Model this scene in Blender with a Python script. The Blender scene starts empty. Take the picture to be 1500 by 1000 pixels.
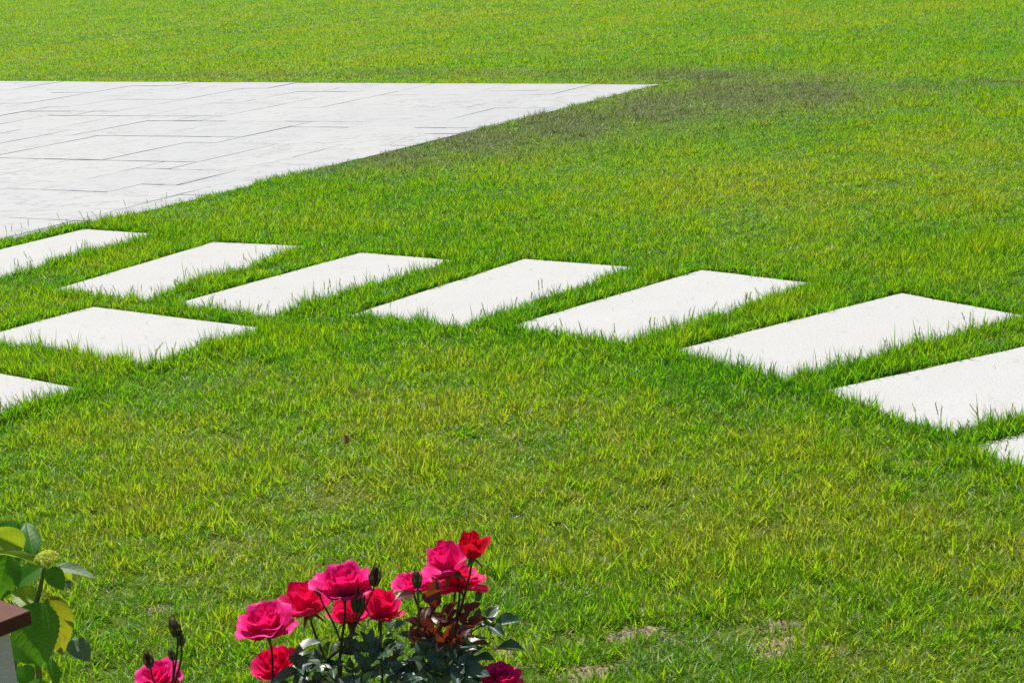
import bpy, bmesh, math, random
import numpy as np
from mathutils import Vector, Matrix

random.seed(7); RNG = np.random.default_rng(11)
SC = bpy.context.scene; COL = SC.collection; R = math.radians

# ------------------------------------------------------------------ camera
FPX, PITCH, ROLL, HC = 2600.0, R(13.673), R(3.817), 1.5       # focal length in px of a 1500 px wide frame
K = HC / 1.7
_c, _s, _cr, _sr = math.cos(PITCH), math.sin(PITCH), math.cos(ROLL), math.sin(ROLL)
FWD = Vector((0, _c, -_s)); DN0 = Vector((0, -_s, -_c)); X0 = Vector((1, 0, 0))
RIGHT = X0 * _cr + DN0 * _sr; DOWN = DN0 * _cr - X0 * _sr
CAMPOS = Vector((0, 0, HC))
cam_data = bpy.data.cameras.new('camera'); cam = bpy.data.objects.new('camera', cam_data); COL.objects.link(cam)
M = Matrix.Identity(4)
for i in range(3):
    M[i][0] = RIGHT[i]; M[i][1] = -DOWN[i]; M[i][2] = -FWD[i]; M[i][3] = CAMPOS[i]
cam.matrix_world = M
cam_data.sensor_width = 36; cam_data.lens = 36 * FPX / 1500; cam_data.clip_start = .05; cam_data.clip_end = 1500
SC.camera = cam

# ------------------------------------------------------------------ sky, sun, exposure
SUN_EL, SUN_AZ = R(65), R(-24)          # azimuth from +Y (the way the camera looks) towards +X
w = bpy.data.worlds.new('World'); SC.world = w; w.use_nodes = True
wt = w.node_tree; bg = wt.nodes['Background']
sky = wt.nodes.new('ShaderNodeTexSky'); sky.sky_type = 'NISHITA'; sky.sun_disc = False
sky.sun_elevation = SUN_EL; sky.sun_rotation = SUN_AZ
wt.links.new(sky.outputs[0], bg.inputs[0]); bg.inputs[1].default_value = .055
sd = bpy.data.lights.new('sun', 'SUN'); sd.energy = 4.7; sd.angle = R(.5); sd.color = (1, .955, .87)
sun = bpy.data.objects.new('sun', sd); COL.objects.link(sun)
SUNDIR = Vector((math.sin(SUN_AZ) * math.cos(SUN_EL), math.cos(SUN_AZ) * math.cos(SUN_EL), math.sin(SUN_EL)))
sun.rotation_euler = SUNDIR.to_track_quat('Z', 'Y').to_euler(); sun.location = (-3, 8, 12)
vs = SC.view_settings
vs.view_transform = 'Standard'; vs.look = 'None'; vs.gamma = 1; vs.use_curve_mapping = False; vs.exposure = 0.58
cy = SC.cycles
cy.max_bounces = 6; cy.diffuse_bounces = 3; cy.glossy_bounces = 2; cy.transmission_bounces = 4; cy.transparent_max_bounces = 4
cy.use_denoising = False; cy.sample_clamp_indirect = 6

# ------------------------------------------------------------------ helpers
def ray(px, py):
    return FWD + RIGHT * ((px - 750) / FPX) + DOWN * ((py - 500) / FPX)
def at(px, py, d):                       # a point d metres in front of the camera plane
    return CAMPOS + ray(px, py) * d
def gnd(px, py, z=0.0):                  # the point of the lawn seen at a pixel of the photograph
    r = ray(px, py); return CAMPOS + r * ((z - HC) / r.z)

def mesh(name, verts, faces, mats=(), smooth=True):
    m = bpy.data.meshes.new(name); m.from_pydata([tuple(v) for v in verts], [], faces); m.update()
    for a in mats: m.materials.append(a)
    if smooth: m.polygons.foreach_set('use_smooth', [True] * len(m.polygons))
    return m
WM = {}
def link(name, data, parent=None, world=None, label=None):
    o = bpy.data.objects.new(name, data); COL.objects.link(o)
    world = world or Matrix.Identity(4); WM[o] = world.copy()
    if parent:
        o.parent = parent; o.matrix_basis = WM[parent].inverted() @ world
    else: o.matrix_basis = world
    if label: o['label'] = label
    return o
def tag(o, label, cat, group=None):
    o['label'] = label; o['category'] = cat
    if group: o['group'] = group
    return o
def kind(o, k): o['kind'] = k; return o
def T(v): return Matrix.Translation(Vector(v))
def frame(base, d, nrm, sx=1, sy=1, sz=1):
    y = Vector(d).normalized(); n = Vector(nrm); n = (n - y * n.dot(y))
    if n.length < 1e-4: n = y.orthogonal()
    n.normalize(); x = y.cross(n)
    m = Matrix.Identity(4)
    for i in range(3): m[i][0] = x[i] * sx; m[i][1] = y[i] * sy; m[i][2] = n[i] * sz; m[i][3] = base[i]
    return m

class NT:
    def __init__(s, name):
        s.m = bpy.data.materials.new(name); s.m.use_nodes = True; s.t = s.m.node_tree
        s.t.nodes.clear(); s.out = s.t.nodes.new('ShaderNodeOutputMaterial')
    def n(s, typ, **kw):
        nd = s.t.nodes.new(typ)
        for k, v in kw.items():
            if k.startswith('i_'):
                key = k[2:]; key = int(key) if key.isdigit() else key.replace('_', ' ')
                if hasattr(v, 'is_linked') or isinstance(v, bpy.types.NodeSocket): s.t.links.new(v, nd.inputs[key])
                else: nd.inputs[key].default_value = v
            else: setattr(nd, k, v)
        return nd
    def l(s, a, b): s.t.links.new(a, b)
    def mix(s, f, a, b, blend='MIX'):
        nd = s.n('ShaderNodeMix', data_type='RGBA', blend_type=blend)
        for idx, v in ((0, f), (6, a), (7, b)):
            if isinstance(v, bpy.types.NodeSocket): s.l(v, nd.inputs[idx])
            else: nd.inputs[idx].default_value = v if idx == 0 else (*v, 1)
        return nd.outputs[2]
    def noise(s, scale, detail=4, rough=.55, co=None, out='Fac'):
        nd = s.n('ShaderNodeTexNoise', i_Scale=scale, i_Detail=detail, i_Roughness=rough)
        if co: s.l(co, nd.inputs['Vector'])
        return nd.outputs[out]
    def ramp(s, f, stops):
        nd = s.n('ShaderNodeValToRGB'); e = nd.color_ramp.elements
        while len(e) < len(stops): e.new(.5)
        for el, (p, c) in zip(e, stops): el.position = p; el.color = (*c, 1) if len(c) == 3 else c
        s.l(f, nd.inputs[0]); return nd.outputs[0]
    def math(s, op, a, b=0.0, clamp=False):
        nd = s.n('ShaderNodeMath', operation=op, use_clamp=clamp)
        for i, v in enumerate((a, b)):
            if isinstance(v, bpy.types.NodeSocket): s.l(v, nd.inputs[i])
            else: nd.inputs[i].default_value = v
        return nd.outputs[0]
    def bump(s, h, strength, dist):
        return s.n('ShaderNodeBump', i_Strength=strength, i_Distance=dist, i_Height=h).outputs[0]
    def finish(s, sh): s.l(sh, s.out.inputs[0]); return s.m
    def obj(s): return s.n('ShaderNodeTexCoord').outputs['Object']
    def geo(s): return s.n('ShaderNodeNewGeometry').outputs['Position']

# ------------------------------------------------------------------ materials
def leafy(name, col, trans, amount, rough=.35, spec=.5, var=.25, vein=None, spots=None, back=None, bump=.12):
    """thin leaf or petal: glossy skin with light passing through; UV runs u across (-1..1 as 0..1) and v along"""
    n = NT(name); co = n.obj()
    info = n.n('ShaderNodeObjectInfo').outputs['Random']
    f = n.noise(3.0, 5, .6, co)
    dark = tuple(c * (1 - var) for c in col); light = tuple(min(1, c * (1 + var)) for c in col)
    c = n.mix(n.math('MULTIPLY', n.math('ADD', f, info), .5), dark, light)
    tcol = n.mix(f, tuple(x * .8 for x in trans), trans)
    if spots:
        sp = n.ramp(n.noise(spots[1], 6, .7, co), [(.52, (0, 0, 0)), (.68, (1, 1, 1))])
        c = n.mix(n.math('MULTIPLY', sp, .7), c, spots[0]); tcol = n.mix(n.math('MULTIPLY', sp, .7), tcol, spots[0])
    nrm = n.bump(n.noise(4, 2, .5, n.n('ShaderNodeUVMap').outputs[0]), bump, .02)
    if vein:
        uv = n.n('ShaderNodeSeparateXYZ'); n.l(n.n('ShaderNodeUVMap').outputs[0], uv.inputs[0])
        au = n.math('ABSOLUTE', n.math('SUBTRACT', uv.outputs[0], .5))
        ph = n.math('SUBTRACT', uv.outputs[1], n.math('MULTIPLY', au, .55))
        wv = n.math('PINGPONG', n.math('MULTIPLY', ph, vein), .5)
        side = n.ramp(wv, [(0, (1, 1, 1)), (.09, (.25, .25, .25)), (.16, (0, 0, 0))])
        mid = n.ramp(au, [(0, (1, 1, 1)), (.018, (.6, .6, .6)), (.035, (0, 0, 0))])
        v = n.math('MAXIMUM', side, mid)
        c = n.mix(n.math('MULTIPLY', v, .42), c, tuple(min(1, x * 1.9 + .03) for x in col))
        tcol = n.mix(n.math('MULTIPLY', v, .35), tcol, tuple(x * .5 for x in trans))
        nrm = n.bump(n.math('SUBTRACT', 1.0, v), bump, .012)
    if back:
        bf = n.n('ShaderNodeNewGeometry').outputs['Backfacing']; c = n.mix(bf, c, back)
    p = n.n('ShaderNodeBsdfPrincipled', i_Roughness=rough); n.l(c, p.inputs['Base Color']); n.l(nrm, p.inputs['Normal'])
    p.inputs['Specular IOR Level'].default_value = spec
    tr = n.n('ShaderNodeBsdfTranslucent'); n.l(tcol, tr.inputs[0]); n.l(nrm, tr.inputs['Normal'])
    mx = n.n('ShaderNodeMixShader'); mx.inputs[0].default_value = amount
    n.l(p.outputs[0], mx.inputs[1]); n.l(tr.outputs[0], mx.inputs[2])
    return n.finish(mx.outputs[0])

def grass_mat(name):
    n = NT(name)
    tone = n.n('ShaderNodeAttribute', attribute_name='tone')           # r hue, g straw, b height along the blade
    sp = n.n('ShaderNodeSeparateColor'); n.l(tone.outputs['Color'], sp.inputs[0])
    def inst(nm): return n.n('ShaderNodeAttribute', attribute_name=nm, attribute_type='INSTANCER').outputs['Fac']
    tint, dead = inst('tint'), inst('dead')
    h = n.math('ADD', n.math('MULTIPLY', sp.outputs[0], .55), n.math('MULTIPLY', tint, .75), True)
    base = n.ramp(h, [(0, (.036, .135, .006)), (.35, (.080, .205, .005)), (.65, (.160, .260, .005)), (1, (.255, .265, .028))])
    tra = n.ramp(h, [(0, (.115, .420, .008)), (.35, (.240, .560, .006)), (.65, (.390, .640, .006)), (1, (.520, .560, .030))])
    straw = n.mix(sp.outputs[0], (.34, .25, .08), (.50, .43, .23))
    sf = n.math('MAXIMUM', sp.outputs[1], n.math('MULTIPLY', n.math('GREATER_THAN', n.math('ADD', dead, n.math('MULTIPLY', sp.outputs[0], .55)), 1.25), .7))
    base = n.mix(sf, base, straw); tra = n.mix(sf, tra, n.mix(.5, straw, (.2, .16, .05)))
    grey = n.mix(sp.outputs[0], (.108, .160, .046), (.300, .325, .155))
    df = n.math('MULTIPLY', dead, .82)
    base = n.mix(df, base, grey); tra = n.mix(df, tra, grey)
    low = n.math('SUBTRACT', 1.0, n.math('MULTIPLY', sp.outputs[2], 2.2), True)        # pale sheath at a blade's foot
    base = n.mix(n.math('MULTIPLY', low, .35), base, (.13, .21, .03))
    p = n.n('ShaderNodeBsdfPrincipled', i_Roughness=.40); n.l(base, p.inputs['Base Color'])
    p.inputs['Specular IOR Level'].default_value = .30
    tr = n.n('ShaderNodeBsdfTranslucent'); n.l(tra, tr.inputs[0])
    mx = n.n('ShaderNodeMixShader'); mx.inputs[0].default_value = .55
    n.l(p.outputs[0], mx.inputs[1]); n.l(tr.outputs[0], mx.inputs[2])
    return n.finish(mx.outputs[0])

def simple(name, a, b, scale, rough=.8, bump=.3, bdist=.004, spec=.3, fine=None):
    n = NT(name); co = n.obj()
    f = n.noise(scale, 8, .65, co); c = n.mix(n.ramp(f, [(.3, (0, 0, 0)), (.7, (1, 1, 1))]), a, b)
    h = f
    if fine:
        g = n.noise(fine[0], 3, .7, co); c = n.mix(n.ramp(g, [(.58, (0, 0, 0)), (.70, (1, 1, 1))]), c, fine[1]); h = n.math('ADD', f, n.math('MULTIPLY', g, .5))
    p = n.n('ShaderNodeBsdfPrincipled', i_Roughness=rough); n.l(c, p.inputs['Base Color'])
    p.inputs['Specular IOR Level'].default_value = spec
    n.l(n.bump(h, bump, bdist), p.inputs['Normal'])
    return n.finish(p.outputs[0])

M_GRASS = grass_mat('grass blade')
M_SOIL = simple('dry soil', (.17, .135, .085), (.30, .25, .17), 9, .95, .8, .012, .1, (60, (.16, .12, .07)))
def ground_mat():
    n = NT('lawn thatch'); co = n.geo()
    far = n.noise(.9, 6, .6, co)
    fine = n.noise(70, 5, .75, co)
    thatch = n.ramp(fine, [(.3, (.025, .035, .008)), (.5, (.065, .080, .018)), (.7, (.17, .16, .055))])
    green = n.mix(far, (.065, .145, .010), (.105, .170, .012))
    c = n.mix(.62, thatch, green)
    sp = n.n('ShaderNodeSeparateXYZ'); n.l(co, sp.inputs[0])
    dist = n.n('ShaderNodeVectorMath', operation='LENGTH'); n.l(co, dist.inputs[0])
    fr = n.n('ShaderNodeMapRange'); n.l(dist.outputs['Value'], fr.inputs[0]); fr.inputs[1].default_value = 22; fr.inputs[2].default_value = 45
    c = n.mix(fr.outputs[0], c, n.mix(fine, (.04, .09, .010), (.10, .15, .014)))   # past the modelled blades the sheet itself carries the turf colour
    p = n.n('ShaderNodeBsdfPrincipled', i_Roughness=.95); n.l(c, p.inputs['Base Color']); p.inputs['Specular IOR Level'].default_value = .1
    n.l(n.bump(fine, .9, .012), p.inputs['Normal'])
    return n.finish(p.outputs[0])
M_GROUND = ground_mat()
def stone_mat():
    n = NT('white stepping stone'); co = n.obj(); geo = n.geo(); rnd = n.n('ShaderNodeObjectInfo').outputs['Random']
    big = n.noise(2.6, 6, .6, geo); fine = n.noise(150, 3, .7, co); mid = n.noise(38, 5, .65, co)
    c = n.mix(big, (.380, .382, .383), (.436, .438, .440)); c = n.mix(n.math('MULTIPLY', rnd, .5), c, (.385, .383, .378))
    st = n.ramp(n.noise(5.5, 7, .68, geo), [(.56, (0, 0, 0)), (.75, (1, 1, 1))]); c = n.mix(n.math('MULTIPLY', st, .40), c, (.30, .285, .245))
    c = n.mix(n.ramp(fine, [(.55, (0, 0, 0)), (.68, (1, 1, 1))]), c, (.255, .25, .235)); c = n.mix(n.ramp(mid, [(.60, (0, 0, 0)), (.72, (.45, .45, .45))]), c, (.30, .295, .28))
    p = n.n('ShaderNodeBsdfPrincipled', i_Roughness=.85); n.l(c, p.inputs['Base Color']); p.inputs['Specular IOR Level'].default_value = .25
    n.l(n.bump(n.math('ADD', fine, mid), .35, .002), p.inputs['Normal'])
    return n.finish(p.outputs[0])
M_STONE = stone_mat()
def patio_mat():
    n = NT('stamped concrete'); co = n.geo()
    mp = n.n('ShaderNodeMapping'); n.l(co, mp.inputs[0]); mp.inputs['Rotation'].default_value = (0, 0, R(-58)); mp.inputs['Scale'].default_value = (1, 2.4, 1)
    a = n.noise(2.2, 9, .62, mp.outputs[0]); b = n.noise(1.1, 3, .5, co); g = n.noise(90, 3, .7, co)
    rid = n.math('ABSOLUTE', n.math('SUBTRACT', a, .5))
    crease = n.ramp(rid, [(0, (1, 1, 1)), (.012, (.3, .3, .3)), (.03, (0, 0, 0))])
    rnd = n.n('ShaderNodeObjectInfo').outputs['Random']
    c = n.mix(b, (.322, .329, .338), (.358, .364, .373))
    c = n.mix(n.math('MULTIPLY', rnd, .4), c, (.385, .385, .38))
    c = n.mix(n.math('MULTIPLY', crease, n.math('MULTIPLY', n.ramp(b, [(.42, (0, 0, 0)), (.6, (1, 1, 1))]), .4)), c, (.14, .14, .15))
    c = n.mix(n.ramp(g, [(.62, (0, 0, 0)), (.78, (.3, .3, .3))]), c, (.33, .33, .33))
    p = n.n('ShaderNodeBsdfPrincipled', i_Roughness=.6); n.l(c, p.inputs['Base Color']); p.inputs['Specular IOR Level'].default_value = .35
    n.l(n.bump(n.math('ADD', a, n.math('MULTIPLY', crease, -.3)), .5, .02), p.inputs['Normal'])
    return n.finish(p.outputs[0])
M_PATIO = patio_mat()
M_JOINT = simple('patio joint', (.13, .135, .14), (.24, .24, .24), 12, .95, .4)
M_CAP = simple('brown cap paint', (.085, .028, .016), (.120, .042, .024), 40, .6, .35, .0012, .25, (300, (.05, .018, .014)))
M_RENDER = simple('white render', (.66, .62, .59), (.74, .70, .67), 18, .9, .5, .002, .2, (240, (.56, .55, .54)))

M_PINK = leafy('pink petal', (.86, .030, .290), (.95, .014, .190), .40, .5, .2, .16)
M_RED = leafy('red petal', (.66, .005, .034), (.88, .007, .034), .42, .5, .2, .16)
M_ROSE = leafy('rose pink petal', (.82, .018, .180), (.95, .010, .100), .40, .5, .2, .16)
M_RLEAF = leafy('rose leaf', (.040, .092, .052), (.110, .250, .020), .26, .40, 1.0, .3, 8)
M_BRONZE = leafy('young bronze rose leaf', (.070, .024, .026), (.420, .070, .012), .34, .36, .55, .4, 8)
M_STEM = simple('rose cane', (.045, .032, .018), (.070, .060, .022), 60, .5, .3, .001)
M_GSTEM = simple('green cane', (.100, .160, .030), (.140, .190, .045), 60, .5, .3, .001)
M_HYD = leafy('hydrangea leaf', (.045, .150, .016), (.190, .520, .012), .5, .45, .35, .2, 7)
M_HYDY = leafy('yellowing hydrangea leaf', (.150, .185, .016), (.390, .430, .016), .52, .45, .3, .25, 7, ((.20, .10, .015), 5.0))
M_HYDL = leafy('sunlit hydrangea leaf', (.130, .230, .018), (.480, .650, .020), .52, .45, .35, .2, 7)  # hydrangea leaf with sunlight from behind put into a brighter, yellower colour
M_HYDP = leafy('pale leaf underside', (.16, .23, .13), (.16, .26, .05), .3, .55, .4, .2, 7)
M_FLORET = leafy('floret', (.640, .700, .130), (.72, .78, .10), .5, .5, .3, .3)
M_BUD = leafy('bud', (.080, .006, .018), (.12, .01, .01), .1, .5, .3, .3)
M_BUDG = leafy('bud green', (.095, .100, .045), (.16, .15, .03), .25, .5, .3, .3)
M_DRY = leafy('dry leaf', (.330, .150, .065), (.34, .15, .04), .25, .6, .3, .5)

# ------------------------------------------------------------------ ground and flower bed
gv = [];  gf = []
xs = [-400, -120, -40] + list(np.linspace(-16, 10, 66)) + [40, 120, 400]
ys = [-200, -60, -15] + list(np.linspace(0, 34, 86)) + [60, 160, 600]
def gz(x, y):
    a = .010 * math.sin(x * 1.3 + .7 * y) * math.sin(y * .9 - .4 * x) + .006 * math.sin(3.1 * x + 2.2 * y)
    return -.010 + a * .35
for y in ys:
    for x in xs: gv.append((x, y, gz(x, y)))
nx = len(xs)
for j in range(len(ys) - 1):
    for i in range(nx - 1): gf.append((j * nx + i, j * nx + i + 1, (j + 1) * nx + i + 1, (j + 1) * nx + i))
ground = kind(link('ground', mesh('ground', gv, gf, [M_GROUND])), 'structure')

def blob(name, cx, cy, rx, ry, z, m, seed, n=36, rings=5, hump=.0):
    r = random.Random(seed); ph = [r.uniform(0, 6.28) for _ in range(4)]
    v = [(cx, cy, z + hump)]; f = []
    for k in range(1, rings + 1):
        for i in range(n):
            a = 2 * math.pi * i / n; q = 1 + .16 * math.sin(2 * a + ph[0]) + .12 * math.sin(3 * a + ph[1]) + .08 * math.sin(5 * a + ph[2]) + .05 * math.sin(9 * a + ph[3])
            t = k / rings
            x = cx + rx * t * q * math.cos(a); y = cy + ry * t * q * math.sin(a)
            v.append((x, y, z + hump * (1 - t * t) + r.uniform(-.004, .004) * (t < 1)))
    for i in range(n): f.append((0, 1 + i, 1 + (i + 1) % n))
    for k in range(rings - 1):
        for i in range(n):
            a, b = 1 + k * n + i, 1 + k * n + (i + 1) % n
            f.append((a, a + n, b + n, b))
    return mesh(name, v, f, [m])
bed_y = 2.55
kind(link('flower_bed', blob('flower_bed', -.15, 2.25, 1.5, .62, -.016, M_SOIL, 3, 60, 8, .02)), 'structure')
# worn bare patches of soil in the lawn: pixel centre and half-size
BARE = [(935, 925, 44, 11), (1150, 942, 66, 17), (1140, 912, 30, 8), (862, 980, 46, 10), (745, 945, 26, 9), (228, 887, 20, 7), (120, 462, 40, 3)]
bare_w = []
for px, py, rx, ry in BARE:
    c = gnd(px, py); ex = (gnd(px + rx, py) - c).length; ey = (gnd(px, py - ry) - gnd(px, py + ry)).length / 2
    bare_w.append((c.x, c.y, ex, ey))
for i, (x, y, a, b) in enumerate(bare_w):
    kind(link('bare_soil', blob('bare_soil', x, y, a * 1.3, b * 1.3, gz(x, y) - .004, M_SOIL, 20 + i, 40, 7, .010)), 'structure')

# ------------------------------------------------------------------ patio of stamped concrete
PC = [gnd(966, 124.6), gnd(800, 161), gnd(700, 182), gnd(540, 213), gnd(400, 254), gnd(200, 314), gnd(0, 354)]
PC = [(p.x, p.y) for p in PC]
far_l = gnd(0, 119.5); tip = PC[0]
d0 = Vector((PC[-1][0] - PC[-2][0], PC[-1][1] - PC[-2][1])).normalized()
last = (PC[-1][0] + d0.x * 3.0, PC[-1][1] + d0.y * 3.0)
farpt = (far_l.x, far_l.y); de = Vector((farpt[0] - tip[0], farpt[1] - tip[1])).normalized()
fp2 = (farpt[0] + de.x * 3.5, farpt[1] + de.y * 3.5)
PATIO = [tip, fp2, (fp2[0] - 1.0, fp2[1] - 3), (last[0] - 1.5, last[1] + .5), last] + PC[:0:-1]
def area(p): return sum(p[i][0] * p[(i + 1) % len(p)][1] - p[(i + 1) % len(p)][0] * p[i][1] for i in range(len(p))) / 2
if area(PATIO) < 0: PATIO = PATIO[::-1]
def inside(p, poly):
    x, y = p; c = False
    for i in range(len(poly)):
        x1, y1 = poly[i]; x2, y2 = poly[i - 1]
        if (y1 > y) != (y2 > y) and x < (x2 - x1) * (y - y1) / (y2 - y1) + x1: c = not c
    return c
def prism(name, poly, z0, z1, m, bev=0.0, tilt=(0, 0)):
    n = len(poly); cx = sum(p[0] for p in poly) / n; cyy = sum(p[1] for p in poly) / n
    bm = bmesh.new()
    b = [bm.verts.new((x, y, z0)) for x, y in poly]
    t = [bm.verts.new((x, y, z1 + tilt[0] * (x - cx) + tilt[1] * (y - cyy))) for x, y in poly]
    bm.faces.new(t); bm.faces.new(b[::-1])
    for i in range(n): bm.faces.new((b[i], b[(i + 1) % n], t[(i + 1) % n], t[i]))
    if bev:
        e = [x for x in bm.edges if x.verts[0] in t and x.verts[1] in t]
        bmesh.ops.bevel(bm, geom=e, offset=bev, segments=2, affect='EDGES', profile=.6)
    me = bpy.data.meshes.new(name); bm.to_mesh(me); bm.free(); me.materials.append(m)
    return me
patio = kind(link('patio', prism('patio', PATIO, -.10, -.006, M_JOINT)), 'structure')
PA = R(57.9); eu = Vector((math.cos(PA - math.pi / 2), math.sin(PA - math.pi / 2))); ev = Vector((math.cos(PA), math.sin(PA)))
def clip(poly, a, b):                                  # keep the left side of a->b
    out = []; ax, ay = a; dx, dy = b[0] - ax, b[1] - ay
    sd_ = lambda p: dx * (p[1] - ay) - dy * (p[0] - ax)
    for i in range(len(poly)):
        p, q = poly[i - 1], poly[i]; sp_, sq = sd_(p), sd_(q)
        if sp_ >= 0 and sq >= 0: out.append(q)
        elif (sp_ >= 0) != (sq >= 0):
            t = sp_ / (sp_ - sq); x = (p[0] + t * (q[0] - p[0]), p[1] + t * (q[1] - p[1])); out.append(x)
            if sq >= 0: out.append(q)
    return out
def hull(pts):
    pts = sorted(set(pts)); 
    def half(ps):
        h = []
        for p in ps:
            while len(h) > 1 and (h[-1][0] - h[-2][0]) * (p[1] - h[-2][1]) - (h[-1][1] - h[-2][1]) * (p[0] - h[-2][0]) <= 0: h.pop()
            h.append(p)
        return h
    a, b = half(pts), half(pts[::-1]); return a[:-1] + b[:-1]
HULL = hull(PATIO)
rt = random.Random(5)
# ashlar of stamped slabs: courses along ev (receding), cut into stones of unequal length and width
uu = [p[0] * eu.x + p[1] * eu.y for p in PATIO]; vv = [p[0] * ev.x + p[1] * ev.y for p in PATIO]
MOD = .285; nu_, nv_ = int((max(uu) - min(uu)) / MOD) + 2, int((max(vv) - min(vv)) / MOD) + 2
tiles = []; used = set()
for i in range(nu_):
    for j in range(nv_):
        if (i, j) in used: continue
        sizes = [(2, 3), (2, 3), (2, 2), (1, 2), (2, 4), (1, 3), (3, 2), (3, 3), (1, 1)]; rt.shuffle(sizes)
        for a, b in sorted(sizes[:5], key=lambda q: -q[0] * q[1]) + [(1, 1)]:
            cells = [(i + p, j + q) for p in range(a) for q in range(b)]
            if not any(c in used for c in cells): break
        used.update(cells); u, v = min(uu) + i * MOD, min(vv) + j * MOD - .1
        tiles.append((u, u + a * MOD, v, v + b * MOD))
for (u0, u1, v0, v1) in tiles:
    g = rt.choice([.0015, .003, .005]); cs = []
    sides = [(u0 + g, v0 + g, u1 - g, v0 + g), (u1 - g, v0 + g, u1 - g, v1 - g), (u1 - g, v1 - g, u0 + g, v1 - g), (u0 + g, v1 - g, u0 + g, v0 + g)]
    for a0, b0, a1, b1 in sides:
        for k in range(4):
            t = k / 4; j = .010 if k else .003
            uq = a0 + (a1 - a0) * t + rt.uniform(-j, j) * .5; vq = b0 + (b1 - b0) * t + rt.uniform(-j, j) * .5
            cs.append((eu.x * uq + ev.x * vq, eu.y * uq + ev.y * vq))
    if area(cs) < 0: cs = cs[::-1]
    for i in range(len(HULL)):
        if len(cs) < 3: break
        cs = clip(cs, HULL[i], HULL[(i + 1) % len(HULL)])
    cs2 = []
    for p in cs:
        if not cs2 or (p[0] - cs2[-1][0]) ** 2 + (p[1] - cs2[-1][1]) ** 2 > 1e-6: cs2.append(p)
    if len(cs2) < 3 or area(cs2) < .004: continue
    link('tile', prism('tile', cs2, -.05, .004 + rt.uniform(-.0015, .0015), M_PATIO, 0.0025, (rt.uniform(-.003, .003), rt.uniform(-.003, .003))), patio)

# ------------------------------------------------------------------ stepping stones
SL, SW = 1.1935 * K + .14, .6242 * K + .075
def far_corner(px, py): p = gnd(px, py); return p.x, p.y
def yaw_of(a, b): d = gnd(*b) - gnd(*a); return math.degrees(math.atan2(d.y, d.x))
STONES = [  # far corner, yaw of the long side, length, width, label
    (far_corner(118, 337), 56, SL, SW, 'white stepping stone beside the patio, cut by the left edge of the photo'),
    ((-1.644 * K, 9.773 * K), 59.1, SL, SW, 'white stepping stone second from the left in the long row'),
    ((-.780 * K, 9.167 * K), 51.3, SL, SW, 'white stepping stone third from the left in the long row crossing the lawn'),
    ((.072 * K, 8.687 * K), 52.2, SL, SW, 'white stepping stone fourth from the left in the long row'),
    ((.887 * K, 8.136 * K), 44.7, SL, SW, 'white stepping stone fifth from the left in the long row, right of the middle'),
    ((1.649 * K, 7.367 * K), 34.9, SL, SW, 'largest white stepping stone seen whole, last before those cut by the right edge'),
]
yG = 27.5; lG = gnd(1180, 580); STONES.append(((lG.x + math.cos(R(yG)) * SL, lG.y + math.sin(R(yG)) * SL), yG, SL, SW, 'large white stepping stone cut by the right edge, above the small sliver of stone'))
yH = 27.0; lH = gnd(1388, 662); STONES.append(((lH.x + math.cos(R(yH)) * SL, lH.y + math.sin(R(yH)) * SL), yH, SL, SW, 'white stepping stone showing only a small left corner at the right edge'))
STONES.append((far_corner(130, 451), 51, .73 * K, 1.22 * K, 'wide white stepping stone in the lower row at left, second from the front'))
STONES.append((far_corner(-117, 530), 51, .66 * K, 1.12 * K, 'front-most white stepping stone at the left edge, only its right corner showing'))
RECTS = []
for (tx, ty), yaw, L, W, lab in STONES:
    a = R(yaw); e = Vector((math.cos(a), math.sin(a))); g = Vector((math.sin(a), -math.cos(a)))
    c = Vector((tx, ty)) + e * .025 - e * L / 2 + g * W / 2
    bm = bmesh.new(); bmesh.ops.create_grid(bm, x_segments=12, y_segments=7, size=.5)
    rr = random.Random(lab)
    for v in bm.verts:
        v.co.x *= L; v.co.y *= W
        if abs(abs(v.co.x) - L / 2) < 1e-5: v.co.x += rr.uniform(-.002, .002)
        if abs(abs(v.co.y) - W / 2) < 1e-5: v.co.y += rr.uniform(-.002, .002)
        v.co.z = rr.uniform(-.0007, .0007)
    ex = bmesh.ops.extrude_face_region(bm, geom=list(bm.faces))
    for v in [x for x in ex['geom'] if isinstance(x, bmesh.types.BMVert)]: v.co.z += .06
    bmesh.ops.recalc_face_normals(bm, faces=bm.faces)
    sharp = [x for x in bm.edges if len(x.link_faces) == 2 and x.calc_face_angle() > .8 and min(v.co.z for v in x.verts) > .03]
    bmesh.ops.bevel(bm, geom=sharp, offset=.004, segments=2, affect='EDGES')
    me = bpy.data.meshes.new('stepping_stone'); bm.to_mesh(me); bm.free(); me.materials.append(M_STONE)
    tilt = Matrix.Rotation(rr.uniform(-.006, .006), 4, 'X') @ Matrix.Rotation(rr.uniform(-.004, .004), 4, 'Y')
    o = link('stepping_stone', me, None, T((c.x, c.y, -.058)) @ Matrix.Rotation(a, 4, 'Z') @ tilt)
    tag(o, lab, 'stepping stone', 'white stepping stones laid across the lawn')
    RECTS.append((c.x, c.y, a, L / 2, W / 2))

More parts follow.
